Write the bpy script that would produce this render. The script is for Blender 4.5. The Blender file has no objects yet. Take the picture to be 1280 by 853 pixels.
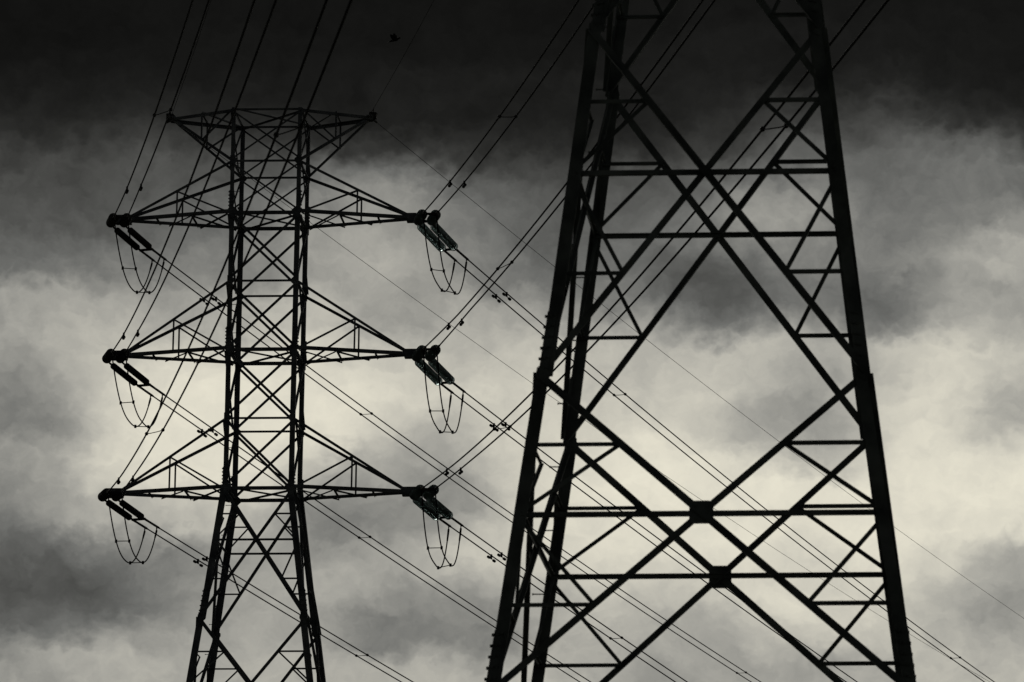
import bpy, math, random
from mathutils import Vector, Matrix
R = math.radians
C = bpy.context.scene.collection
scene = bpy.context.scene
random.seed(7)

# ------------------------------------------------------------------ camera
PITCH = R(12.8056)
LENS, SENSOR = 165.698, 36.0
cd = bpy.data.cameras.new('camera'); cam = bpy.data.objects.new('camera', cd); C.objects.link(cam)
cam.location = (0, 0, 1.6); cam.rotation_euler = (R(90) + PITCH, 0, 0)
cd.lens = LENS; cd.sensor_width = SENSOR; cd.sensor_fit = 'HORIZONTAL'
cd.shift_x = -307.95 / 1280.0            # the photograph is a crop of a wider frame
cd.clip_start = 0.5; cd.clip_end = 20000
cd.dof.use_dof = True; cd.dof.focus_distance = 133.0; cd.dof.aperture_fstop = 4.5
scene.camera = cam

# ------------------------------------------------------------------ exposure
vs = scene.view_settings
vs.view_transform = 'Standard'; vs.look = 'None'; vs.exposure = 0.0; vs.gamma = 1.0
try: vs.use_curve_mapping = False
except Exception: pass

# ------------------------------------------------------------------ sun behind the overcast
SUN_EL, SUN_AZ = 24.0, -4.0              # degrees; behind the pylons, seen through cloud
sd = bpy.data.lights.new('sun', 'SUN'); sd.energy = 0.5; sd.angle = R(14); sd.color = (1, .96, .88)
sun = bpy.data.objects.new('sun', sd); C.objects.link(sun)
sun.rotation_euler = Vector((-math.sin(R(SUN_AZ)) * math.cos(R(SUN_EL)), -math.cos(R(SUN_AZ)) * math.cos(R(SUN_EL)),
                             -math.sin(R(SUN_EL)))).to_track_quat('-Z', 'Y').to_euler()

# ------------------------------------------------------------------ sky: storm cloud over a Nishita sky
# cloud thickness map: rows at an elevation, 32 columns from azimuth AZ0 to AZ1 (degrees); 0-255 = how much daylight comes through
AZ0, AZ1 = -9.428, 3.368
SKY = [
 (17.000, [20, 20, 20, 20, 20, 20, 20, 20, 20, 20, 20, 20, 20, 20, 20, 20, 20, 20, 20, 21, 21, 22, 22, 22, 22, 22, 22, 22, 22, 22, 22, 22]),
 (16.729, [20, 20, 20, 20, 20, 20, 20, 20, 20, 20, 20, 20, 20, 20, 20, 20, 20, 20, 20, 21, 21, 22, 22, 22, 22, 22, 22, 22, 22, 22, 22, 22]),
 (16.458, [18, 18, 19, 19, 20, 21, 21, 21, 21, 21, 21, 21, 21, 21, 21, 21, 21, 22, 22, 24, 24, 26, 26, 26, 25, 24, 24, 24, 24, 24, 23, 23]),
 (16.187, [18, 19, 20, 21, 21, 22, 22, 22, 22, 22, 22, 22, 22, 22, 22, 22, 22, 23, 23, 25, 26, 27, 26, 25, 26, 26, 27, 26, 25, 25, 24, 24]),
 (15.915, [22, 23, 23, 24, 25, 25, 25, 25, 25, 25, 26, 27, 28, 29, 29, 29, 29, 30, 29, 30, 29, 30, 28, 30, 31, 33, 35, 34, 32, 29, 27, 26]),
 (15.644, [27, 28, 28, 29, 30, 30, 30, 29, 28, 27, 27, 27, 29, 28, 29, 28, 28, 28, 27, 28, 31, 34, 36, 44, 44, 45, 56, 54, 42, 39, 34, 31]),
 (15.372, [34, 35, 36, 37, 38, 38, 38, 37, 36, 34, 33, 33, 33, 30, 30, 29, 29, 29, 31, 33, 39, 47, 49, 58, 60, 73, 76, 75, 64, 48, 46, 43]),
 (15.101, [45, 46, 51, 54, 60, 58, 57, 52, 50, 48, 54, 52, 51, 44, 42, 40, 39, 38, 40, 44, 52, 60, 64, 76, 87, 101, 92, 97, 97, 96, 90, 64]),
 (14.829, [66, 68, 70, 75, 81, 82, 76, 73, 73, 89, 95, 104, 104, 69, 56, 61, 61, 64, 70, 74, 77, 88, 93, 104, 110, 113, 100, 102, 103, 111, 113, 109]),
 (14.557, [78, 74, 69, 74, 83, 83, 81, 81, 81, 98, 117, 138, 138, 125, 98, 93, 86, 82, 79, 86, 92, 101, 122, 145, 144, 120, 107, 108, 109, 112, 112, 106]),
 (14.285, [80, 81, 75, 74, 92, 98, 101, 103, 105, 124, 134, 145, 146, 132, 108, 103, 97, 91, 95, 98, 101, 108, 138, 153, 150, 132, 119, 114, 113, 119, 129, 146]),
 (14.013, [83, 92, 87, 78, 96, 102, 103, 106, 109, 140, 152, 154, 150, 128, 114, 105, 91, 90, 98, 102, 104, 106, 125, 133, 130, 127, 121, 120, 124, 145, 162, 166]),
 (13.741, [99, 98, 100, 108, 117, 119, 121, 128, 132, 152, 157, 161, 165, 148, 122, 117, 106, 101, 103, 108, 101, 89, 100, 113, 123, 124, 116, 119, 141, 160, 160, 161]),
 (13.468, [102, 104, 111, 116, 118, 120, 122, 129, 133, 149, 156, 164, 165, 151, 129, 119, 115, 106, 109, 112, 91, 83, 84, 99, 111, 117, 109, 107, 129, 153, 149, 150]),
 (13.196, [148, 155, 153, 156, 145, 149, 154, 164, 170, 176, 177, 156, 151, 151, 153, 154, 153, 132, 118, 119, 111, 90, 89, 97, 108, 122, 102, 102, 123, 154, 150, 157]),
 (12.924, [147, 155, 166, 176, 161, 153, 158, 167, 173, 178, 179, 157, 151, 155, 165, 162, 158, 149, 148, 150, 142, 127, 116, 130, 150, 146, 117, 132, 162, 167, 168, 173]),
 (12.652, [158, 162, 174, 179, 181, 188, 193, 197, 199, 200, 200, 189, 181, 172, 172, 184, 187, 177, 178, 176, 164, 171, 178, 178, 164, 156, 176, 186, 193, 197, 191, 186]),
 (12.380, [143, 145, 164, 176, 193, 206, 201, 205, 209, 207, 203, 198, 198, 187, 182, 189, 189, 181, 178, 177, 183, 184, 181, 176, 158, 155, 164, 190, 196, 199, 179, 179]),
 (12.107, [130, 133, 150, 177, 210, 215, 214, 215, 216, 215, 214, 206, 202, 201, 200, 194, 193, 187, 186, 187, 190, 192, 191, 168, 150, 155, 169, 200, 205, 199, 157, 158]),
 (11.835, [120, 122, 144, 175, 207, 214, 215, 216, 216, 215, 215, 214, 194, 173, 185, 196, 196, 194, 194, 197, 197, 196, 176, 155, 145, 149, 176, 204, 204, 191, 157, 159]),
 (11.563, [119, 123, 141, 184, 205, 213, 216, 216, 216, 213, 212, 200, 170, 158, 168, 195, 198, 201, 203, 210, 211, 206, 170, 158, 152, 155, 174, 209, 211, 202, 176, 195]),
 (11.291, [140, 147, 158, 205, 211, 212, 216, 214, 212, 186, 163, 167, 163, 143, 149, 193, 195, 203, 208, 215, 216, 215, 209, 187, 168, 168, 200, 215, 215, 215, 215, 215]),
 (11.019, [142, 148, 156, 191, 209, 211, 215, 212, 209, 173, 138, 138, 155, 133, 135, 182, 194, 208, 210, 216, 216, 216, 216, 215, 214, 211, 212, 215, 215, 215, 216, 216]),
 (10.747, [134, 138, 147, 165, 174, 182, 189, 179, 173, 144, 129, 128, 135, 134, 137, 173, 205, 212, 212, 216, 216, 216, 216, 216, 216, 216, 215, 216, 216, 216, 216, 216]),
 (10.475, [121, 118, 151, 165, 159, 171, 180, 172, 167, 136, 125, 126, 136, 141, 175, 187, 195, 211, 212, 213, 215, 216, 216, 215, 210, 214, 216, 215, 215, 216, 215, 212]),
 (10.203, [99, 100, 107, 128, 128, 121, 131, 143, 149, 148, 142, 145, 149, 162, 188, 187, 188, 201, 210, 212, 213, 215, 216, 209, 198, 204, 212, 207, 200, 204, 181, 171]),
 (9.932, [85, 86, 90, 97, 108, 125, 132, 138, 151, 156, 159, 159, 157, 155, 169, 175, 177, 193, 200, 204, 192, 194, 206, 209, 199, 198, 203, 197, 192, 178, 151, 153]),
 (9.660, [78, 82, 81, 81, 102, 120, 131, 141, 157, 160, 160, 147, 137, 134, 129, 147, 153, 180, 185, 184, 179, 181, 198, 209, 208, 200, 199, 191, 175, 161, 146, 146]),
 (9.389, [96, 90, 89, 92, 108, 118, 133, 151, 157, 158, 152, 118, 118, 124, 124, 132, 146, 173, 175, 173, 166, 161, 171, 189, 198, 194, 193, 190, 173, 154, 145, 147]),
 (9.118, [102, 102, 106, 118, 142, 152, 157, 157, 157, 156, 154, 125, 120, 127, 123, 127, 142, 168, 169, 162, 158, 152, 161, 175, 176, 183, 188, 188, 175, 167, 165, 159]),
 (8.847, [131, 140, 147, 166, 168, 165, 161, 163, 164, 166, 167, 157, 164, 170, 159, 152, 169, 170, 168, 154, 152, 150, 154, 161, 150, 151, 163, 177, 174, 173, 171, 176]),
 (8.576, [154, 150, 152, 163, 164, 162, 161, 164, 165, 169, 170, 163, 165, 172, 171, 177, 178, 171, 168, 152, 151, 151, 153, 155, 150, 152, 163, 174, 176, 178, 180, 182]),
]
w = bpy.data.worlds.new('World'); scene.world = w; w.use_nodes = True
nt = w.node_tree; nt.nodes.clear()
def N(t, **kw):
    n = nt.nodes.new(t)
    for k, v in kw.items(): setattr(n, k, v)
    return n
def L(a, b): nt.links.new(a, b)
def M(op, a, b=None, c=None, clamp=False):
    n = N('ShaderNodeMath', operation=op); n.use_clamp = clamp
    for i, v in enumerate((a, b, c)):
        if v is None: continue
        if isinstance(v, (int, float)): n.inputs[i].default_value = v
        else: L(v, n.inputs[i])
    return n.outputs[0]
def sstep(x, lo, hi, o0=0.0, o1=1.0):
    n = N('ShaderNodeMapRange', interpolation_type='SMOOTHSTEP')
    L(x, n.inputs[0])
    for i, v in zip((1, 2, 3, 4), (lo, hi, o0, o1)): n.inputs[i].default_value = v
    return n.outputs[0]
def lstep(x, lo, hi):
    n = N('ShaderNodeMapRange', interpolation_type='SMOOTHSTEP' if hi - lo == 0 else 'LINEAR'); n.clamp = True
    L(x, n.inputs[0]); n.inputs[1].default_value = lo; n.inputs[2].default_value = hi; return n.outputs[0]
tc = N('ShaderNodeTexCoord'); sep = N('ShaderNodeSeparateXYZ'); L(tc.outputs['Generated'], sep.inputs[0])
dx, dy, dz = sep.outputs
az = M('MULTIPLY', M('ARCTAN2', dx, dy), 180 / math.pi)
el = M('MULTIPLY', M('ARCSINE', dz), 180 / math.pi)
cv = N('ShaderNodeCombineXYZ'); L(az, cv.inputs[0]); L(M('MULTIPLY', el, 1.25), cv.inputs[1])
def noise(vec, scale, detail, rough, dist=0.0, off=(0, 0, 0), lac=2.0):
    a = N('ShaderNodeVectorMath', operation='ADD'); L(vec, a.inputs[0]); a.inputs[1].default_value = off
    n = N('ShaderNodeTexNoise', noise_dimensions='3D'); L(a.outputs[0], n.inputs['Vector'])
    n.inputs['Scale'].default_value = scale; n.inputs['Detail'].default_value = detail
    n.inputs['Roughness'].default_value = rough; n.inputs['Distortion'].default_value = dist; n.inputs['Lacunarity'].default_value = lac
    return n.outputs[0]
cvo = cv.outputs[0]
# billow warp
w1 = M('SUBTRACT', noise(cvo, .75, 5, .52, 0, (3.1, 0, 0)), .5)
w2 = M('SUBTRACT', noise(cvo, .75, 5, .52, 0, (0, 7.7, 2.0)), .5)
w3 = M('SUBTRACT', noise(cvo, 3.0, 5, .6, 0, (6, 1, 3)), .5); w4 = M('SUBTRACT', M('MULTIPLY', M('ABSOLUTE', M('SUBTRACT', noise(cvo, 1.9, 5, .55, 0, (2, 9, 5)), .5)), 3.0), .33)
azw = M('ADD', M('ADD', az, M('MULTIPLY', w3, .38)), M('MULTIPLY', w1, .62)); elw = M('ADD', M('ADD', el, M('MULTIPLY', w4, .30)), M('MULTIPLY', w2, .55))
fx = M('DIVIDE', M('SUBTRACT', azw, AZ0), AZ1 - AZ0)
val = None
for i, (e, row) in enumerate(SKY):
    r = N('ShaderNodeValToRGB'); L(fx, r.inputs[0]); cr = r.color_ramp; cr.interpolation = 'B_SPLINE'
    cr.elements[0].position = 0; cr.elements[1].position = 1
    for k, v in enumerate(row):
        p_ = k / (len(row) - 1)
        eL = cr.elements[0] if k == 0 else cr.elements[-1] if k == len(row) - 1 else cr.elements.new(p_)
        eL.color = (v / 255, v / 255, v / 255, 1)
    o = r.outputs[0]
    if val is None: val = o; continue
    t = lstep(elw, SKY[i - 1][0], e)
    mx = N('ShaderNodeMix', data_type='FLOAT'); L(t, mx.inputs[0]); L(val, mx.inputs[2]); L(o, mx.inputs[3]); val = mx.outputs[0]
# cloud detail: broad billows, torn wisps, fine mottling
wv = N('ShaderNodeCombineXYZ'); L(azw, wv.inputs[0]); L(M('MULTIPLY', elw, 1.3), wv.inputs[1])
d1 = M('SUBTRACT', noise(wv.outputs[0], 1.0, 6, .52, 0, (1, 5, 9)), .5)
d2 = M('SUBTRACT', noise(wv.outputs[0], 3.2, 6, .56, 0, (8, 2, 4)), .5)
edge = M('MULTIPLY', val, M('SUBTRACT', 1.12, val))          # detail is strongest in half-bright cloud
d3 = M('SUBTRACT', .085, M('ABSOLUTE', M('SUBTRACT', noise(wv.outputs[0], 1.7, 7, .6, .15, (4, 1, 6)), .5)))   # billow creases
d4 = M('SUBTRACT', noise(wv.outputs[0], 7.5, 5, .62, .3, (2, 2, 7)), .5)
det = M('ADD', M('ADD', M('SUBTRACT', M('MULTIPLY', d1, .46), .03), M('MULTIPLY', d2, .34)), M('ADD', M('MULTIPLY', d3, .55), M('MULTIPLY', d4, .11)))
val = M('ADD', val, M('MULTIPLY', det, edge))
val = M('MAXIMUM', val, .055)
# unseen sky overhead and behind the viewer is dimmed to keep the steel dark
front = sstep(dy, .1, .8, .5, 1.0)
val = M('MULTIPLY', val, front)
lum = M('MAXIMUM', M('POWER', M('MULTIPLY', M('ADD', val, .055), 1 / 1.055), 2.4), .0048)
tr = N('ShaderNodeValToRGB'); L(val, tr.inputs[0]); cr = tr.color_ramp
cr.elements[0].position = .06; cr.elements[0].color = (1.0, 1.0, .93, 1)
cr.elements[1].position = .86; cr.elements[1].color = (1.04, 1.0, .835, 1)
e_ = cr.elements.new(.42); e_.color = (.99, 1.0, .945, 1)
e_ = cr.elements.new(.62); e_.color = (1.01, 1.0, .91, 1)
cm = N('ShaderNodeVectorMath', operation='SCALE'); L(tr.outputs[0], cm.inputs[0]); L(lum, cm.inputs['Scale'])
bgc = N('ShaderNodeBackground'); L(cm.outputs[0], bgc.inputs[0]); bgc.inputs[1].default_value = 1.0
sky = N('ShaderNodeTexSky', sky_type='NISHITA'); sky.sun_disc = False
sky.sun_elevation = R(SUN_EL); sky.sun_rotation = R(SUN_AZ); sky.dust_density = 2.0
bgs = N('ShaderNodeBackground'); L(sky.outputs[0], bgs.inputs[0]); bgs.inputs[1].default_value = .05
thin = sstep(val, .35, .9, 1.0, .97)                         # only the thinnest cloud lets sky through
mix = N('ShaderNodeMixShader'); L(thin, mix.inputs[0]); L(bgs.outputs[0], mix.inputs[1]); L(bgc.outputs[0], mix.inputs[2])
wo = N('ShaderNodeOutputWorld'); L(mix.outputs[0], wo.inputs[0])

# ------------------------------------------------------------------ materials
def mat(name, c0, c1, rough, metal=0.0, scale=3.0, bump=0.0, **kw):
    m = bpy.data.materials.new(name); m.use_nodes = True; t = m.node_tree; b = t.nodes['Principled BSDF']
    o = t.nodes.new('ShaderNodeTexCoord'); n = t.nodes.new('ShaderNodeTexNoise')
    n.inputs['Scale'].default_value = scale; n.inputs['Detail'].default_value = 6
    t.links.new(o.outputs['Object'], n.inputs['Vector'])
    r = t.nodes.new('ShaderNodeValToRGB'); r.color_ramp.elements[0].position = .35; r.color_ramp.elements[1].position = .68
    r.color_ramp.elements[0].color = (*c0, 1); r.color_ramp.elements[1].color = (*c1, 1)
    t.links.new(n.outputs[0], r.inputs[0]); t.links.new(r.outputs[0], b.inputs['Base Color'])
    b.inputs['Roughness'].default_value = rough; b.inputs['Metallic'].default_value = metal
    for k, v in kw.items(): b.inputs[k.replace('_', ' ')].default_value = v
    if bump:
        bp = t.nodes.new('ShaderNodeBump'); bp.inputs['Strength'].default_value = bump
        t.links.new(n.outputs[0], bp.inputs['Height']); t.links.new(bp.outputs[0], b.inputs['Normal'])
    return m
STEEL = mat('weathered_steel', (.07, .08, .095), (.20, .215, .235), .72, .0, 2.2, .1, Specular_IOR_Level=.25)
STEEL2 = mat('painted_steel', (.07, .084, .084), (.20, .226, .224), .72, .0, 2.0, .1, Specular_IOR_Level=.25)
WIRE = mat('weathered_aluminium_strand', (.014, .014, .014), (.022, .022, .022), .9, .0, 8, Specular_IOR_Level=.04)
FIT = mat('dark_forged_fitting', (.02, .02, .02), (.04, .04, .04), .7, .0, 8, Specular_IOR_Level=.25)
GLASS = mat('green_insulator_glass', (.37, .45, .445), (.44, .52, .515), .35, 0, 5, Transmission_Weight=.9, IOR=1.4)
PORC = mat('dark_insulator_polymer', (.02, .02, .021), (.035, .035, .036), .5, 0, 5)
GROUND = mat('dry_grass_ground', (.045, .055, .02), (.10, .09, .045), .95, 0, .08, .3)
FEATHER = mat('black_feathers', (.012, .012, .013), (.02, .02, .021), .85, 0, 20, Specular_IOR_Level=.05)
CONC = mat('concrete_footing', (.25, .25, .23), (.36, .35, .32), .9, 0, 1.5, .2)

# ------------------------------------------------------------------ mesh helpers
class MB:
    def __init__(s): s.v = []; s.f = []
    def loft(s, rings, cap=True, close=True):
        b = len(s.v); n = len(rings[0])
        for r in rings: s.v += [tuple(p) for p in r]
        for i in range(len(rings) - 1):
            for k in range(n if close else n - 1):
                k2 = (k + 1) % n
                s.f.append((b + i * n + k, b + i * n + k2, b + (i + 1) * n + k2, b + (i + 1) * n + k))
        if cap:
            s.f.append(tuple(b + k for k in reversed(range(n))))
            s.f.append(tuple(b + (len(rings) - 1) * n + k for k in range(n)))
    def angle(s, P, Q, u, v, a, t, b=None):
        """rolled steel angle: heel on the line P-Q, one flange a wide along u, the other b wide along v"""
        P, Q = Vector(P), Vector(Q); d = (Q - P).normalized(); b = b or a
        u = Vector(u); u = (u - d * u.dot(d)).normalized()
        v = Vector(v); v = v - d * v.dot(d); v = (v - u * v.dot(u)).normalized()
        prof = [(0, 0), (a, 0), (a, t), (t, t), (t, b), (0, b)]
        if u.cross(v).dot(d) < 0: prof.reverse()
        s.loft([[X + u * x + v * y for x, y in prof] for X in (P, Q)])
    def box(s, c, x, y, z):
        """c centre, x y z half-extent vectors"""
        c, x, y, z = map(Vector, (c, x, y, z))
        s.loft([[c - x - y + z * k, c + x - y + z * k, c + x + y + z * k, c - x + y + z * k] for k in (-1, 1)])
    def plate(s, pts, n):
        n = Vector(n); s.loft([[Vector(p) - n * .5 for p in pts], [Vector(p) + n * .5 for p in pts]])
    def tube(s, pts, r, n=8):
        pts = [Vector(p) for p in pts]; rings = []
        ref = None
        for i, p in enumerate(pts):
            d = (pts[min(i + 1, len(pts) - 1)] - pts[max(i - 1, 0)]).normalized()
            if ref is None:
                ref = Vector((0, 0, 1)) if abs(d.z) < .9 else Vector((1, 0, 0))
            u = d.cross(ref).normalized(); v = u.cross(d).normalized(); ref = v
            rr = r[i] if isinstance(r, (list, tuple)) else r
            rings.append([p + (u * math.cos(2 * math.pi * k / n) + v * math.sin(2 * math.pi * k / n)) * rr for k in range(n)])
        s.loft(rings)
    def mesh(s, name, m):
        me = bpy.data.meshes.new(name); me.from_pydata(s.v, [], s.f); me.update(); me.materials.append(m); return me
    def build(s, name, m, parent=None, smooth=False):
        me = s.mesh(name, m)
        if smooth:
            for p in me.polygons: p.use_smooth = len(p.vertices) == 4
        o = bpy.data.objects.new(name, me); C.objects.link(o)
        if parent: o.parent = parent
        return o
def thing(name, label, cat, loc=(0, 0, 0), rz=0.0, group=None):
    o = bpy.data.objects.new(name, None); o.empty_display_size = .2; C.objects.link(o)
    o.location = loc; o.rotation_euler = (0, 0, rz); tag(o, label, cat, group); return o
def tag(o, label, cat, group=None):
    o['label'] = label; o['category'] = cat
    if group: o['group'] = group
def place(me, name, parent, loc, d=None, rot=None):
    o = bpy.data.objects.new(name, me); C.objects.link(o); o.parent = parent; o.location = loc
    if d is not None:
        o.rotation_mode = 'QUATERNION'; o.rotation_quaternion = Vector(d).to_track_quat('Z', 'Y')
    return o
def tang(d):
    d = Vector(d).normalized(); u = d.cross(Vector((0, 0, 1)))
    if u.length < 1e-3: u = Vector((1, 0, 0))
    u.normalize(); return u, u.cross(d).normalized()

# ------------------------------------------------------------------ ground
g = MB(); n = 96
g.loft([[(r * math.cos(2 * math.pi * k / n), r * math.sin(2 * math.pi * k / n), 0 if r < 900 else -4 + 3 * math.sin(5 * k * 2 * math.pi / n)) for k in range(n)] for r in (.5, 60, 200, 600, 2000, 6000)], cap=False)
gd = g.build('ground', GROUND); gd['kind'] = 'structure'

# ------------------------------------------------------------------ lattice pylon
FACES = [(Vector((0, -1, 0)), Vector((1, 0, 0))), (Vector((0, 1, 0)), Vector((1, 0, 0))),
         (Vector((-1, 0, 0)), Vector((0, 1, 0))), (Vector((1, 0, 0)), Vector((0, 1, 0)))]   # outward normal, tangent

def build_pylon(root, M_, width, levels, joints, ground_joints, S, arms, legw, steps_corner, arm_tip):
    """levels: cage levels from the top down; joints: lower panel joints from the cage bottom down (redundant-braced);
    S: member sizes"""
    ZT, ZU1, ZB1, ZU2, ZB2, ZU3, ZB3 = levels
    def corner(sx, sy, z): h = width(z) / 2; return Vector((sx * h, sy * h, z))
    def fp(face, s, z, off=0.0):
        """point on a face: s -1..1 across, at height z"""
        nn, tt = FACES[face]; h = width(z) / 2; return nn * (h + off) + tt * (h * s) + Vector((0, 0, z))
    def member(name, face, A, B, a, t=.012, out=False, parent=root, off=0.0):
        """angle member in a face, centred on A-B; out: stub flange turned outward"""
        nn = FACES[face][0]; A, B = Vector(A), Vector(B); d = (B - A).normalized(); u = nn.cross(d).normalized()
        sh = -u * (a / 2) + nn * (off + (.004 if out else -.004 - t))
        m = MB(); m.angle(A + sh, B + sh, u, nn if out else -nn, a, t, a * .8); return m.build(name, M_, parent)
    # legs, one mesh each, sections lapped at the joints
    cuts = [ZT + .04, ZB1, ZB2, ZB3] + joints[1:] + ground_joints[1:]
    for sx in (-1, 1):
        for sy in (-1, 1):
            m = MB()
            top_type = sx == sy                       # which way round the lap at a joint is made
            for z0, z1 in zip(cuts, cuts[1:]):
                a, t = legw(.5 * (z0 + z1)), .018
                low = z0 <= ZB3 + .01
                k0, k1 = ((.045, 0) if top_type else (0, .03)) if low else (0, 0)
                zt_ = z0 + (.10 if low and top_type else 0); zb_ = z1 - (.06 if low and not top_type else 0)
                P = corner(sx, sy, zt_) + Vector((sx * k0, sy * k0 * .4, 0)); Q = corner(sx, sy, zb_) + Vector((sx * k1, sy * k1 * .4, 0))
                m.angle(P, Q, (-sx, 0, 0), (0, -sy, 0), a + (max(k0, k1) if low else 0), t)
            lg = m.build('leg', M_, root)
            # splice covers with bolt heads above each joint
            for z in [ZB1 + .35, ZB2 + .35, ZB3 + .30] + [z + .42 for z in joints[1:]] + [z + .42 for z in ground_joints[1:-1]]:
                a = legw(z) * .96; m = MB(); hgt = .30 + .12 * (z < ZB3)
                P, Q = corner(sx, sy, z + hgt), corner(sx, sy, z - hgt)
                e_o = .016 if sx == sy or z > ZB3 else .04
                e = Vector((sx * e_o, sy * .016, 0)); m.angle(P + e, Q + e, (-sx, 0, 0), (0, -sy, 0), a, .014)
                for j in range(6):
                    c = P.lerp(Q, (j + .5) / 6)
                    for q in (.3, .72):
                        m.box(c + Vector((-sx * a * q, sy * .03, .03 * q)), (.016, 0, 0), (0, .016, 0), (0, 0, .016))
                        m.box(c + Vector((sx * .03, -sy * a * q, .03 * q)), (.016, 0, 0), (0, .016, 0), (0, 0, .016))
                m.build('splice_plate', M_, lg)
            if (sx, sy) == steps_corner:
                z = joints[-1] - 2.2 if len(joints) > 1 else 3; k = 0
                while z < ZT - .3 and k < 95:
                    c = corner(sx, sy, z); m = MB(); dr = Vector((sx, 0, 0)) if k % 2 else Vector((0, sy, 0))
                    m.tube([c - dr * .01, c + dr * .17], .009, 6); m.tube([c + dr * .165, c + dr * .18], .016, 6)
                    m.build('step_bolt', M_, lg); z += .42; k += 1
    # cage
    cage = [ZT, ZU1, ZB1, ZU2, ZB2, ZU3, ZB3]
    for i, z in enumerate(cage):
        for f in range(4):
            a = S['chord'] if z in (ZB1, ZB2, ZB3) else S['horiz']
            member('horizontal_strut', f, fp(f, -1, z), fp(f, 1, z), a, off=-.012)
    for z0, z1 in zip(cage, cage[1:]):
        a = S['cage_top'] if z0 > ZB1 else S['cage']
        for f in range(4):
            for q in (1, -1):
                member('diagonal_brace', f, fp(f, -q * .97, z0 - .06), fp(f, q * .97, z1 + .06), a, out=(q == 1))
    for z in (ZT, ZB1, ZB2, ZB3):                     # plan bracing
        for q in (1, -1):
            m = MB(); A, B = corner(-1, -q, z), corner(1, q, z); o = Vector((0, 0, .03 * q - .02))
            m.angle(A + o, B + o, (q * .7, -.7, 0), (0, 0, q), S['plan'], .01); m.build('plan_brace', M_, root)
    # lower body
    def panel(f, zt, zb, red, a):
        wt, wb = width(zt), width(zb); zc = zt - (zt - zb) * wt / (wt + wb)
        for q in (1, -1):
            member('diagonal_brace', f, fp(f, -q, zt), fp(f, q, zb), a * (1.12 if q == 1 else 1), .016, out=(q == 1))
        if not red: return
        member('horizontal_strut', f, fp(f, -1, zc), fp(f, 1, zc), S['hc'], off=-.03)
        for s in (-1, 1):
            for ze, low in ((zt, False), (zb, True)):
                zm = .5 * (zc + ze); xm = fp(f, s, ze).lerp(fp(f, 0, zc), .5)
                member('stub_brace', f, xm, fp(f, s, zm), S['red'], .01, off=-.03)
                member('stub_brace', f, xm, fp(f, s, zc), S['red'], .01, off=-.045)
        g_ = S['gus']; nn, tt = FACES[f]; c = fp(f, 0, zc, .022); up = (fp(f, 0, zt) - fp(f, 0, zb)).normalized()
        if S['big_gusset'](zc):
            k = .34; pts = [c + tt * (x * g_) + up * (y * g_) for x, y in ((-1, -1 + k), (-1 + k, -1), (1 - k, -1), (1, -1 + k), (1, 1 - k), (1 - k, 1), (-1 + k, 1), (-1, 1 - k))]
        else:
            pts = [c + tt * (x * g_ * .32) + up * (y * g_ * .32) for x, y in ((-1, -1), (1, -1), (1, 1), (-1, 1))]
        m = MB(); m.plate(pts, nn * .014)
        for x in (-.5, .5):
            for y in (-.5, 0, .5): m.box(c + tt * (x * g_ * .9) + up * (y * g_) + nn * .012, tt * .012, up * .012, nn * .01) if S['big_gusset'](zc) else None
        m.build('gusset_plate', M_, root)
    for z0, z1 in zip(joints, joints[1:]):
        for f in range(4): panel(f, z0, z1, True, S['diag'])
    for z0, z1 in zip(ground_joints, ground_joints[1:]):
        for f in range(4): panel(f, z0, z1, False, S['diag'])
    # joint gussets on the near and far faces
    for z in (ZU1, ZB1, ZU2, ZB2, ZU3, ZB3) + tuple(joints[1:]):
        for f in (0, 1):
            for s in (-1, 1):
                nn, tt = FACES[f]; c = fp(f, s, z, .024); k = S['jg'] * (1.25 if z in (ZB1, ZB2, ZB3) else 1)
                pts = [c + tt * (-s * x * k) + Vector((0, 0, y * k)) for x, y in ((-.1, -1), (.55, -.9), (1.25, -.25), (1.25, .3), (.5, .95), (-.1, 1))]
                m = MB(); m.plate(pts, nn * .012); m.build('gusset_plate', M_, root)
    # cross-arms
    def arm(name, s, zb, zu, xt, post, lower_flat, tipw):
        h0 = width(zb) / 2
        m = MB()
        zf, zs = (zb, zu)                              # flat chord level, sloping chord level
        tip = Vector((s * xt, 0, zf))
        for sy in (-1, 1):
            Pf = corner(s, sy, zf); Ps = corner(s, sy, zs); tf = tip + Vector((0, sy * .10, 0)); ts = tip + Vector((-s * .06, sy * .06, .15 if lower_flat else -.05))
            m.angle(Pf, tf, (0, -sy, 0), (0, 0, 1 if lower_flat else -1), S['chord'], .012)
            m.angle(Ps, ts, (0, -sy, 0), (0, 0, -1 if lower_flat else 1), S['chord2'], .012)
        m.box(tip + Vector((s * (.08 if lower_flat else -.08), 0, .05 if lower_flat else 0)), (.22 if lower_flat else .10, 0, 0), (0, .12, 0), (0, 0, tipw))
        A = m.build(name, M_, root)
        fl = lambda sy, k: corner(s, sy, zf).lerp(tip + Vector((0, sy * .10, 0)), k)
        sl = lambda sy, k: corner(s, sy, zs).lerp(tip + Vector((0, sy * .06, 0)), k)
        def lace(nm, P, Q, a, n=(0, 1, 0), sh=0.0):
            P, Q = Vector(P), Vector(Q); d = (Q - P).normalized(); u = Vector(n).cross(d).normalized()
            b = MB(); o = Vector(n) * sh; b.angle(P - u * a / 2 + o, Q - u * a / 2 + o, u, n, a, .009, a * .8); b.build(nm, M_, A)
        for sy in (-1, 1):
            lace('arm_post', fl(sy, post), sl(sy, post), S['lace'], (0, -sy, 0), -.005)
            lace('arm_brace', sl(sy, post) if lower_flat else fl(sy, 0), fl(sy, 0) if lower_flat else sl(sy, post), S['lace'], (0, -sy, 0), .012)
        up = (0, 0, -1 if lower_flat else 1)
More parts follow.
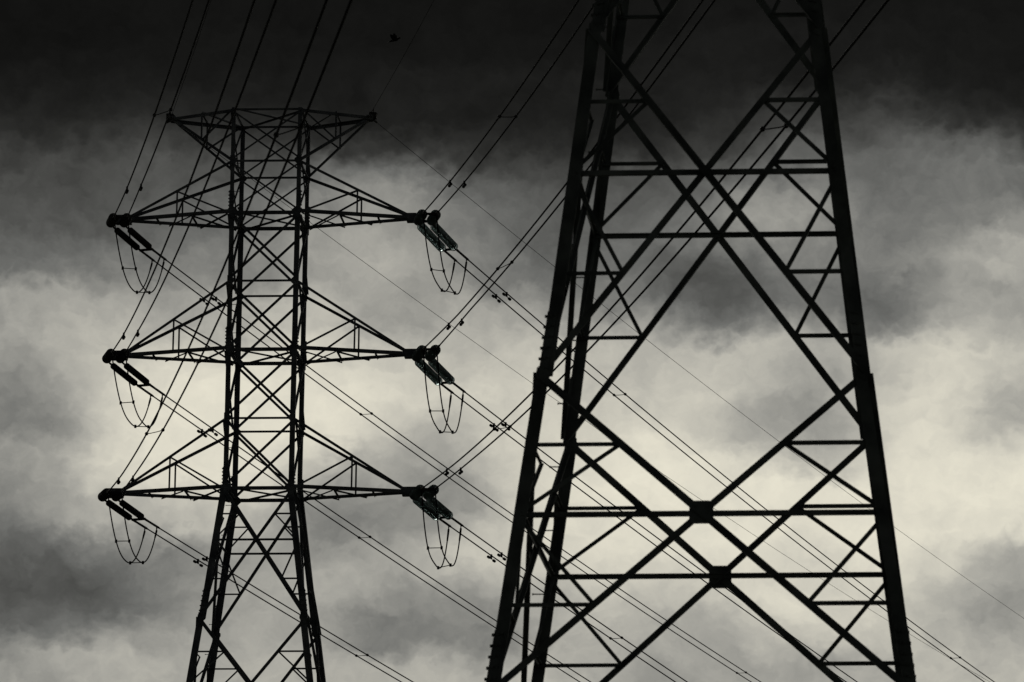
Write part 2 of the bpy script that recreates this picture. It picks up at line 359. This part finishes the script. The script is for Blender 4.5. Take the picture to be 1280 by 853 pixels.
        if lower_flat:
            lace('plan_lacing', fl(-1, .70), fl(1, .70), S['lace'], up); lace('plan_lacing', fl(-1, .36), fl(1, .36), S['lace'], up)
            lace('plan_lacing', fl(-1, .37), fl(1, .62), S['lace'], up, .012); lace('plan_lacing', fl(-1, .35), fl(1, .02), S['lace'], up, .012)
            lace('plan_lacing', fl(1, .35), fl(-1, .02), S['lace'], up, .024)
        else:
            lace('plan_lacing', fl(-1, post), fl(1, post), S['lace'], up); lace('plan_lacing', fl(-1, post), fl(1, .02), S['lace'], up, .012)
        return A
    if arms:
        for s in (-1, 1):
            for zb, zu in ((ZB1, ZU1), (ZB2, ZU2), (ZB3, ZU3)):
                arm('cross_arm', s, zb, zu, arm_tip, .51, True, .125)
            arm('earth_wire_arm', s, ZT, ZU1, 2.93, .48, False, .05)
    # footings
    zg = ground_joints[-1]
    for sx in (-1, 1):
        for sy in (-1, 1):
            c = corner(sx, sy, zg); m = MB(); m.loft([[c + Vector((x * k, y * k, zz)) for x, y in ((-1, -1), (1, -1), (1, 1), (-1, 1))] for k, zz in ((.6, -.6), (.5, .22), (.42, .28))])
            m.build('footing', CONC, root)

# far pylon ----------------------------------------------------------
FX, FY, FA = -14.0211, 130.9606, R(1.55845)
FLV = (37.9502, 36.4272, 34.9054, 32.9101, 30.9172, 28.9279, 26.923)
def far_w(z):
    if z >= 26.923: return 2.0186 + (1.9814 - 2.0186) * (37.9502 - z) / (37.9502 - 26.923)
    return 1.9814 + (2.9925 - 1.9814) / (26.923 - 23.1445) * (26.923 - z)
far = thing('lattice_pylon', 'distant complete lattice pylon with six cross-arm tips carrying twin cables, left of the frame', 'pylon', (FX, FY, 0), -FA, 'steel lattice pylons')
build_pylon(far, STEEL, far_w, FLV, [26.923, 23.1445, 18.5], [18.5, 13.6, 7.6, 0.1],
            dict(chord=.095, chord2=.075, horiz=.055, cage_top=.05, cage=.075, plan=.05, diag=.09, hc=.055, red=.045, gus=.12, lace=.05, jg=.15, big_gusset=lambda z: False),
            True, lambda z: .115 if z > 33 else .14 if z > 28.9 else .145 if z > 26.9 else .145, (-1, 1), 4.10)

# near pylon ---------------------------------------------------------
NX, NY, NA = -.6060, 59.5071, R(2.43507)
dzn = 22.33 - 26.923
NLV = tuple(z + dzn for z in FLV)
def near_w(z):
    if z >= 22.33: return 2.09
    return 4.09 + (.2475 if z > 14.2462 else .278) * (14.2462 - z)
near = thing('lattice_pylon', 'large close lattice pylon filling the right side, only its tapering cross-braced body in view', 'pylon', (NX, NY, 0), -NA, 'steel lattice pylons')
build_pylon(near, STEEL2, near_w, NLV, [22.33, 18.8964, 14.2462, 10.1108, 5.6], [5.6, 0.1],
            dict(chord=.085, chord2=.075, horiz=.055, cage_top=.05, cage=.075, plan=.05, diag=.086, hc=.066, red=.052, gus=.15, lace=.05, jg=.11, big_gusset=lambda z: z < 14),
            True, lambda z: .14 if z > 22.3 else .120, (-1, 1), 4.10)

# ------------------------------------------------------------------ conductors
AX = Vector((math.cos(FA), -math.sin(FA), 0)); AY = Vector((math.sin(FA), math.cos(FA), 0)); C0 = Vector((FX, FY, 0))
LEV = {'1': 34.9054, '2': 30.9172, '3': 26.923}
# phase: azimuth, slope, curvature, lateral of the pair's middle, height offset, twist over the first 12 m, twist after
SPAN_A = {'L1': (170.35, -.1833, .000927, -4.340, -.002, .286, .231), 'L2': (170.42, -.178, .00097, -4.28, .05, .27, .15),
          'L3': (170.03, -.1496, .001172, -4.286, -.010, .221, .161), 'R1': (171.66, -.1704, .00098, 4.456, .008, .007, .139),
          'R2': (170.91, -.1307, .000784, 4.495, .003, .461, .085), 'R3': (170.85, -.1288, .001023, 4.508, .0, .176, .023)}
SPAN_B = {'L1': (18.26, -.1042, .000801, -4.574, -.020, 0, 0), 'L2': (19.55, -.1209, .000770, -4.568, -.037, 0, 0),
          'L3': (18.69, -.1022, .000778, -4.579, -.030, 0, 0), 'R1': (19.38, -.1193, .001026, 4.248, -.037, 0, 0),
          'R2': (19.56, -.1075, .000726, 4.196, -.044, 0, 0), 'R3': (18.23, -.0959, .000861, 4.256, -.035, 0, 0)}
HALF = .19
def wire_pt(fam, ph, sg, s):
    a_, m_, c_, lx, dz_, th, th2 = (SPAN_A if fam == 'A' else SPAN_B)[ph]
    a_ = R(a_); d = Vector((math.sin(a_), math.cos(a_), 0)); n_ = Vector((math.cos(a_), -math.sin(a_), 0))
    if fam == 'A': n_ = -n_
    T = th * min(max(s / 12, 0), 1) + th2 * min(max((s - 12) / 50, 0), 1)
    P = C0 + AX * lx + Vector((0, 0, LEV[ph[1]] + dz_)) + d * s + n_ * (sg * HALF * math.cos(T))
    P.z += m_ * s + c_ * s * s / 2 + sg * HALF * math.sin(T); return P
SIDE = {'L': 'left', 'R': 'right'}; ARMN = {'1': 'top', '2': 'middle', '3': 'lowest'}; TW = {-1: 'left', 1: 'right'}
def lathe(prof, n=18):
    m = MB(); m.loft([[(r * math.cos(2 * math.pi * k / n), r * math.sin(2 * math.pi * k / n), z) for k in range(n)] for z, r in prof]); return m
def disc_mesh(name, r, pitch, m_):
    k = pitch
    me = lathe([(0, .028), (.30 * k, .045), (.36 * k, .055), (.42 * k, r * .93), (.52 * k, r), (.60 * k, r * .97), (.58 * k, r * .7), (.66 * k, r * .55), (.60 * k, .05), (.98 * k, .022)]).mesh(name, m_)
    for p in me.polygons: p.use_smooth = len(p.vertices) == 4
    return me
ND = 14
DG = disc_mesh('glass_disc', .134, 1.62 / 15, GLASS); DGA = disc_mesh('glass_disc', .15, 1.55 / ND, GLASS)
DP = disc_mesh('polymer_shed', .095, 1.62 / 24, PORC); DPA = disc_mesh('polymer_disc', .14, 1.55 / ND, PORC)
S_END = {'A': 2.0, 'B': 2.45}
for ph in SPAN_A:
    sd_, lv_ = SIDE[ph[0]], ARMN[ph[1]]
    s_ = 1 if ph[0] == 'R' else -1
    base = C0 + AX * (s_ * 4.36 if s_ < 0 else 4.47) + Vector((0, 0, LEV[ph[1]] - .03))
    for fam in 'AB':
        if s_ > 0: lab = {'A': 'dark double disc string seen nearly end-on, pointing at viewer, on %s %s cross-arm', 'B': 'double string of greenish glass discs slanting down right from %s %s cross-arm'}[fam]
        else: lab = {'A': 'black double disc string seen nearly end-on, pointing at viewer, on %s %s cross-arm', 'B': 'slim black double insulator string slanting down right from %s %s cross-arm'}[fam]
        st = thing('insulator_set', lab % (sd_, lv_), 'insulator', base, 0, 'tension insulators on the distant pylon')
        ends = []
        m = MB()                                           # tower-side yoke
        m.box((-.02 * s_, 0, -.02), AX * .30, AY * .035, Vector((0, 0, .035)))
        m.tube([(-.12 * s_, 0, 0), (-.42 * s_, 0, .03)], .04, 8)
        m.build('yoke_bar', FIT, st)
        for sg in (-1, 1):
            E1 = wire_pt(fam, ph, sg, S_END[fam]) - base
            E0 = AX * (sg * HALF) + Vector((0, 0, -.06)) + AY * (-.10 if fam == 'A' else .10)
            d = (E1 - E0); Lg = d.length; d.normalize()
            big = fam == 'A' or s_ > 0
            q0 = .22 if big else .42; q1 = Lg - (.18 if big else .30)
            rod = MB(); rod.tube([E0, E0 + d * .06, E0 + d * q0, E0 + d * q1, E1], [.03, .022, .022, .022, .03] if big else [.03, .022, .035, .035, .03], 8)
            rd = rod.build('insulator_string', FIT, st)
            cnt = (15 if s_ > 0 and fam == 'B' else ND) if big else 24
            me = (DG if fam == 'B' else DGA) if s_ > 0 else (DPA if fam == 'A' else DP)
            pitch = (q1 - q0) / cnt
            for k in range(cnt): place(me, 'insulator_disc', rd, E0 + d * (q0 + pitch * k), d)
            ends.append(E1 - d * .06)
        m = MB(); ee = (ends[1] - ends[0]).normalized(); md = (ends[0] + ends[1]) / 2
        t_, b_ = tang(ee); m.box(md, ee * (HALF + .03), t_ * .012 + b_ * 0, b_ * .035); m.build('yoke_bar', FIT, st)
    # conductors
    for fam in 'AB':
        for sg in (-1, 1):
            s0, s1 = S_END[fam] - .05, (215 if fam == 'A' else 175)
            ss = [s0 + (s1 - s0) * (i / 110) ** 1.25 for i in range(111)]
            m = MB(); m.tube([wire_pt(fam, ph, sg, s) for s in ss], .0195, 8)
            lab = ('%s wire of the twin cables rising towards the viewer from %s %s cross-arm' if fam == 'A' else
                   '%s wire of the twin cables descending to the right from %s %s cross-arm') % (TW[sg], sd_, lv_)
            o = m.build('conductor', WIRE, None, True); tag(o, lab, 'power cable', 'twin conductors')
            m = MB(); q = S_END[fam]
            m.tube([wire_pt(fam, ph, sg, q + x) for x in (-.06, 0, .25, .55, .85, .95)], [.03, .036, .032, .034, .034, .022], 8)
            P = wire_pt(fam, ph, sg, q + .75); m.box(P + Vector((0, 0, -.07)), (.014, 0, 0), (0, .03, 0), (0, 0, .07))
            m.build('dead_end_clamp', FIT, o)
    # jumper loops
    JP = {}
    D = {'L1': 1.42, 'L2': 1.38, 'L3': 1.40, 'R1': 1.42, 'R2': 1.60, 'R3': 1.52}[ph]
    for sg in (-1, 1):
        A_, B_ = wire_pt('A', ph, sg, 2.12), wire_pt('B', ph, sg, 3.2) - Vector((0, 0, .12))
        rnd = random.Random(ph + str(sg)); D_ = D * (1 + rnd.uniform(-.03, .03)); pw = (1.0 if s_ < 0 else .70) + rnd.uniform(-.05, .05); pj = (.82 if s_ < 0 else .92) + rnd.uniform(-.06, .06)
        def jp(t, A_=A_, B_=B_, D_=D_, pw=pw, pj=pj):
            h = .5 + .5 * (abs(t) ** pj) * (1 if t > 0 else -1)
            P = A_.lerp(B_, h); P.z = A_.z + (B_.z - A_.z) * h - D_ * (1 - abs(t) ** (2.0 / pw)); return P
        JP[sg] = jp
        m = MB(); m.tube([jp(-1 + 2 * i / 64) for i in range(65)], .0190, 8)
        o = m.build('jumper_cable', WIRE, None, True)
        tag(o, '%s one of two slack jumper loops hanging under %s %s cross-arm' % (TW[sg], sd_, lv_), 'jumper cable', 'jumper loops')
        m = MB(); m.tube([jp(1), jp(.96), jp(.90)], [.03, .03, .024], 8); m.build('cable_lug', FIT, o)
    for t, wh in ((-.44, 'upper'), (.22, 'bottom')):
        P, Q = JP[-1](t), JP[1](t); sp = thing('jumper_spacer', '%s spacer rod between the two jumper loops under %s %s cross-arm' % (wh, sd_, lv_), 'spacer', (P + Q) / 2, 0, 'jumper spacers')
        c_ = (P + Q) / 2; m = MB(); m.tube([P - c_, Q - c_], .013, 6); m.build('rod', FIT, sp)
        for X in (P, Q):
            m = MB(); m.tube([X - c_ - Vector((0, 0, .045)), X - c_ + Vector((0, 0, .045))], .034, 8); m.build('clamp', FIT, sp)

# spacers between the twin conductors (distance along the span from the pylon)
SPACERS = [('A', 'L1', 30.7, ''), ('A', 'L3', 26.3, 'lower '), ('A', 'L3', 66.8, 'upper '), ('A', 'R1', 26.0, ''), ('A', 'R2', 22.1, ''), ('A', 'R3', 21.6, 'lower '), ('A', 'R3', 61.4, 'upper '),
           ('B', 'L1', 18.9, 'nearer '), ('B', 'L1', 57.2, 'farther '), ('B', 'L2', 18.0, ''), ('B', 'L3', 18.6, ''), ('B', 'R1', 16.2, 'nearer '), ('B', 'R1', 52.4, 'farther '), ('B', 'R3', 16.9, '')]
for fam, ph, s, wh in SPACERS:
    P, Q = wire_pt(fam, ph, -1, s), wire_pt(fam, ph, 1, s); c_ = (P + Q) / 2
    dirn = 'rising towards the viewer' if fam == 'A' else 'descending right'
    sp = thing('bundle_spacer', '%sspacer rod joining the twin cables %s from %s %s cross-arm' % (wh, dirn, SIDE[ph[0]], ARMN[ph[1]]), 'spacer', c_, 0, 'spacers between twin conductors')
    m = MB(); mid = Vector((0, 0, -.012)); m.tube([P - c_, (P - c_) * .5 + mid, mid, (Q - c_) * .5 + mid, Q - c_], .010, 6); m.build('rod', FIT, sp)
    for sg, X in ((-1, P), (1, Q)):
        d = (wire_pt(fam, ph, sg, s + .1) - wire_pt(fam, ph, sg, s - .1)).normalized()
        m = MB(); m.tube([X - c_ - d * .07, X - c_ - d * .03, X - c_ + d * .03, X - c_ + d * .07], [.022, .042, .042, .022], 8); m.build('clamp', FIT, sp)
DAMP = {('A', 'L1'): (13.0, 12.8), ('A', 'L2'): (12.6, 12.4), ('A', 'L3'): (10.1, 10.0), ('A', 'R1'): (11.7, 11.6), ('A', 'R2'): (9.65, 9.55), ('A', 'R3'): (9.6, 9.5),
        ('B', 'L1'): (6.84, 6.87), ('B', 'L2'): (6.6, 6.55), ('B', 'L3'): (6.8, 6.6), ('B', 'R1'): (6.4, 6.3), ('B', 'R2'): (6.44, 6.43), ('B', 'R3'): (6.58, 6.44)}
for (fam, ph), pr in DAMP.items():
    for sg, s in zip((-1, 1), pr):
        P = wire_pt(fam, ph, sg, s); d = (wire_pt(fam, ph, sg, s + .1) - wire_pt(fam, ph, sg, s - .1)).normalized()
        dirn = 'rising towards the viewer' if fam == 'A' else 'descending right'
        t = thing('vibration_damper', 'small dumbbell damper on the %s twin cable %s from %s %s arm' % (TW[sg], dirn, SIDE[ph[0]], ARMN[ph[1]]), 'damper', P, 0, 'dumbbell vibration dampers')
        z = Vector((0, 0, -1)); z = (z - d * z.dot(d)).normalized()
        m = MB(); m.box(z * .035, d * .03, z * .07, d.cross(z) * .025); m.build('clamp', FIT, t)
        m = MB(); m.tube([z * .10 - d * .20, z * .10, z * .10 + d * .24], .010, 6); m.build('messenger_cable', FIT, t)
        for k in (-1, 1):
            c_ = z * .10 + d * (k * (.20 if k < 0 else .24)); m = MB()
            m.tube([c_ - d * .075, c_ - d * .055, c_ + d * .055, c_ + d * .075], [.022, .042, .042, .022], 8); m.build('damper_weight', FIT, t)

# earth wires from the peak tips
def earth(side, fam, par, lx, label):
    a_, m_, c_ = par; a_ = R(a_); d = Vector((math.sin(a_), math.cos(a_), 0)); P0 = C0 + AX * lx + Vector((0, 0, 37.95))
    s1 = 215 if fam == 'A' else 175; ss = [s1 * (i / 110) ** 1.25 for i in range(111)]
    m = MB(); m.tube([P0 + d * s + Vector((0, 0, m_ * s + c_ * s * s / 2)) for s in ss], .0075, 6)
    o = m.build('earth_wire', WIRE, None, True); tag(o, label, 'earth wire', 'earth wires')
    m = MB(); m.tube([P0 + d * s + Vector((0, 0, m_ * s)) for s in (0, .1, .45, .5)], [.03, .035, .03, .012], 8); m.build('clamp', FIT, o)
earth('R', 'A', (171.47, -.1616, .000698), 2.79, 'thin single wire rising towards the viewer from the right peak tip')
earth('L', 'A', (170.6, -.165, .00072), -2.93, 'thin single wire rising towards the viewer from the left peak tip')
earth('R', 'B', (18.295, -.0683, .000629), 2.86, 'thin single wire descending far right from the right peak tip')
earth('L', 'B', (18.20, -.0698, .000659), -2.89, 'thin single wire descending right behind the pylon from the left peak tip')
for s_, nm in ((-1, 'left'), (1, 'right')):
    P = C0 + AX * (s_ * 2.93) + Vector((0, 0, 37.95))
    t = thing('earth_wire_clamp', 'dark clamp fitting with upright pin on the %s peak tip' % nm, 'clamp', P)
    m = MB(); m.box((0, 0, .05), (.10, .02, 0), (0, .10, 0), (0, .02, .09)); m.box((s_ * .03, 0, -.05), (.06, 0, .03), (0, .06, 0), (.02, 0, .05)); m.build('clamp_body', FIT, t)
    m = MB(); m.tube([(0, 0, .1), (.01, 0, .28)], .014, 6); m.tube([(-.12, 0, .12), (.13, 0, .1)], .02, 6); m.build('pin', FIT, t)

# ------------------------------------------------------------------ the bird
bp_ = Vector((-12.03, 150.0, 45.92)); b = MB()
b.tube([Vector((-.20, 0, -.06)), Vector((-.13, 0, -.03)), Vector((-.04, 0, 0)), Vector((.05, 0, .01)), Vector((.10, 0, .03)), Vector((.14, 0, .055)), Vector((.17, 0, .06)), Vector((.20, 0, .055))],
       [.012, .03, .055, .052, .032, .034, .02, .004], 10)
def wing(sy):
    root_f, root_b = Vector((.05, sy * .03, .03)), Vector((-.08, sy * .03, .02))
    mid_f, mid_b = Vector((.03, sy * .12, .13)), Vector((-.11, sy * .12, .10))
    tip = Vector((-.10, sy * .20, .20))
    rings = []
    for F, Bk in ((root_f, root_b), (mid_f, mid_b), (tip + Vector((.03, 0, 0)), tip)):
        t_ = Vector((0, -sy * .006, .006)); rings.append([F - t_, F + t_, Bk + t_, Bk - t_])
    b.loft(rings)
wing(1); wing(-1)
b.loft([[Vector((-.15, -.02, -.045)), Vector((-.15, .02, -.045)), Vector((-.15, .02, -.035)), Vector((-.15, -.02, -.035))],
        [Vector((-.27, -.07, -.085)), Vector((-.27, .07, -.085)), Vector((-.27, .07, -.08)), Vector((-.27, -.07, -.08))]])
bo = b.build('bird', FEATHER, None, True); bo.location = bp_; bo.rotation_euler = (R(10), R(-8), R(20))
tag(bo, 'small dark bird flying with raised wings under the dark cloud', 'bird')
